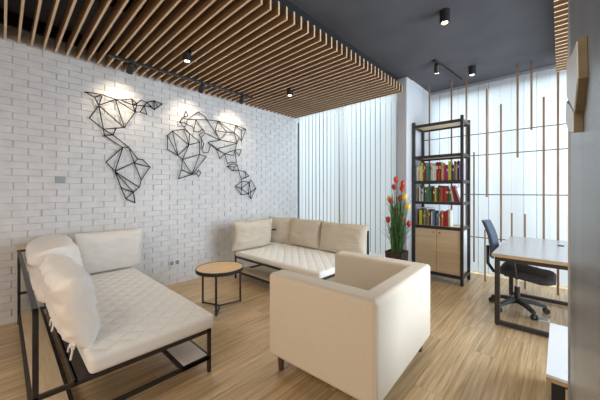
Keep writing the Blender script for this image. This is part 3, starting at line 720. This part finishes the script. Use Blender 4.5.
def rr(x0, x1, y0, y1, z, ins, rad=0.10, n=6):
    x0 += ins; x1 -= ins; y0 += ins; y1 -= ins; L = []
    for cx_, cy_, a0 in ((x1 - rad, y1 - rad, 0), (x0 + rad, y1 - rad, 90), (x0 + rad, y0 + rad, 180), (x1 - rad, y0 + rad, 270)):
        for k in range(n + 1):
            a = R(a0 + 90 * k / n); L.append((cx_ + rad * math.cos(a), cy_ + rad * math.sin(a), z - 0.035 * max(0, (cx_ - (x1 - rad)) / 0.3 + 1 - 0.0) * (1 if cx_ > ocx else 0)))
    return L
MB().loft([rr(sx0, sx1, sy0, sy1, 0.425, 0.03), rr(sx0, sx1, sy0, sy1, 0.445, 0.0), rr(sx0, sx1, sy0, sy1, 0.485, 0.0), rr(sx0, sx1, sy0, sy1, 0.512, 0.02), rr(sx0, sx1, sy0, sy1, 0.522, 0.06)]).build('seat', M['seat'], oc)
# backrest: curved mesh panel in a frame, leaning back
rings = []
for k in range(11):
    t = k / 10; z = 0.60 + 0.43 * t; w = 0.20 - 0.02 * abs(2 * t - 1) ** 3 - 0.02 * t; x = ocx - 0.20 - 0.09 * t + 0.05 * math.sin(t * math.pi) * 0.6
    ring = []
    for j in range(9):
        u = j / 4 - 1; ring.append((x - 0.05 * (1 - u * u), ocy + u * w, z))
    for j in range(8, -1, -1):
        u = j / 4 - 1; ring.append((x - 0.05 * (1 - u * u) - 0.018, ocy + u * w, z))
    rings.append(ring)
MB().loft(rings).build('backrest', M['mesh'], oc)
MB().tube([(ocx - 0.10, ocy, 0.405), (ocx - 0.23, ocy, 0.41), (ocx - 0.29, ocy, 0.50), (ocx - 0.292, ocy, 0.72)], 0.018, 10).build('back_support', M['rubber'], oc)
for q in (-1, 1):
    y = ocy + q * 0.275
    MB().tube([(ocx + 0.02, ocy + q * 0.20, 0.43), (ocx + 0.02, y, 0.435), (ocx - 0.01, y, 0.62)], 0.014, 8).build('arm_support', M['rubber'], oc)
    MB().box((ocx - 0.12, y - 0.03, 0.615), (ocx + 0.10, y + 0.03, 0.64)).build('armrest', M['rubber'], oc, bevel=0.01)

# white floor socket lid by the chair
fl = thing('floor_box', 'flat white-rimmed floor box beside the office chair casters', 'floor outlet', (-0.17, 4.02, 0))
MB().box((-0.26, 3.965, 0), (-0.08, 4.075, 0.004)).build('rim', M['plastic'], fl)
MB().box((-0.245, 3.98, 0.004), (-0.095, 4.06, 0.006)).build('lid', M['alu'], fl)

# ================================================================ LOW WHITE CABINET
lc = thing('low_cabinet', 'low dark cabinet with a white top and plywood edge beside the grey wall', 'cabinet', (0.2, 2.4, 0))
MB().box((-0.055, 1.99, 0.405), (0.45, 2.78, 0.42)).build('top', M['laminate'], lc)
MB().box((-0.055, 1.99, 0.383), (0.45, 2.78, 0.4045)).build('plywood_edge', M['plyedge'], lc)
MB().box((-0.035, 2.03, 0.0), (0.43, 2.75, 0.3825)).build('body', M['rubber'], lc)
MB().box((0.02, 2.012, 0.04), (0.42, 2.029, 0.36)).build('front_panel', M['ply'], lc, bevel=0.002)

# ================================================================ FACETED PANELS ON THE GREY WALL
def facet(label, outline, x_out, wood, face):
    root = thing('faceted_wall_panel', label, 'wall decoration', (0.036, outline[0][0], min(p[1] for p in outline)), 0, 'faceted panels on the grey wall')
    def wedge(o, a, b):      # the shell grows thicker towards its far end
        q = MB().prism(o, a, b, axis=0)
        for v in q.bm.verts:
            if abs(v.co.x - a) < 1e-6: v.co.x -= 0.022 * (v.co.y - 0.7)
        return q
    wedge(outline, x_out, 0.0355).build('wood_shell', wood, root)
    cy = sum(p[0] for p in outline) / len(outline); cz = sum(p[1] for p in outline) / len(outline)
    ins = [(cy + (p[0] - cy) * 0.93, cz + (p[1] - cz) * 0.93) for p in outline]
    w_ = MB().prism(ins, x_out - 0.0015, x_out, axis=0)
    for v in w_.bm.verts: v.co.x -= 0.022 * (v.co.y - 0.7)
    w_.build('white_face', face, root)
    return root
facet('tall olive wooden faceted panel with white face, topmost on the grey wall', [(0.70, 1.60), (0.72, 1.68), (0.85, 1.705), (1.15, 1.79), (1.15, 1.68), (0.80, 1.56)], 0.0245, M['gold'], M['laminate'])
facet('small wooden faceted panel with white face, lower of the pair on the grey wall', [(0.84, 1.525), (0.84, 1.572), (1.0, 1.625), (1.18, 1.675), (1.22, 1.62), (1.0, 1.55)], 0.025, M['gold'], M['laminate'])
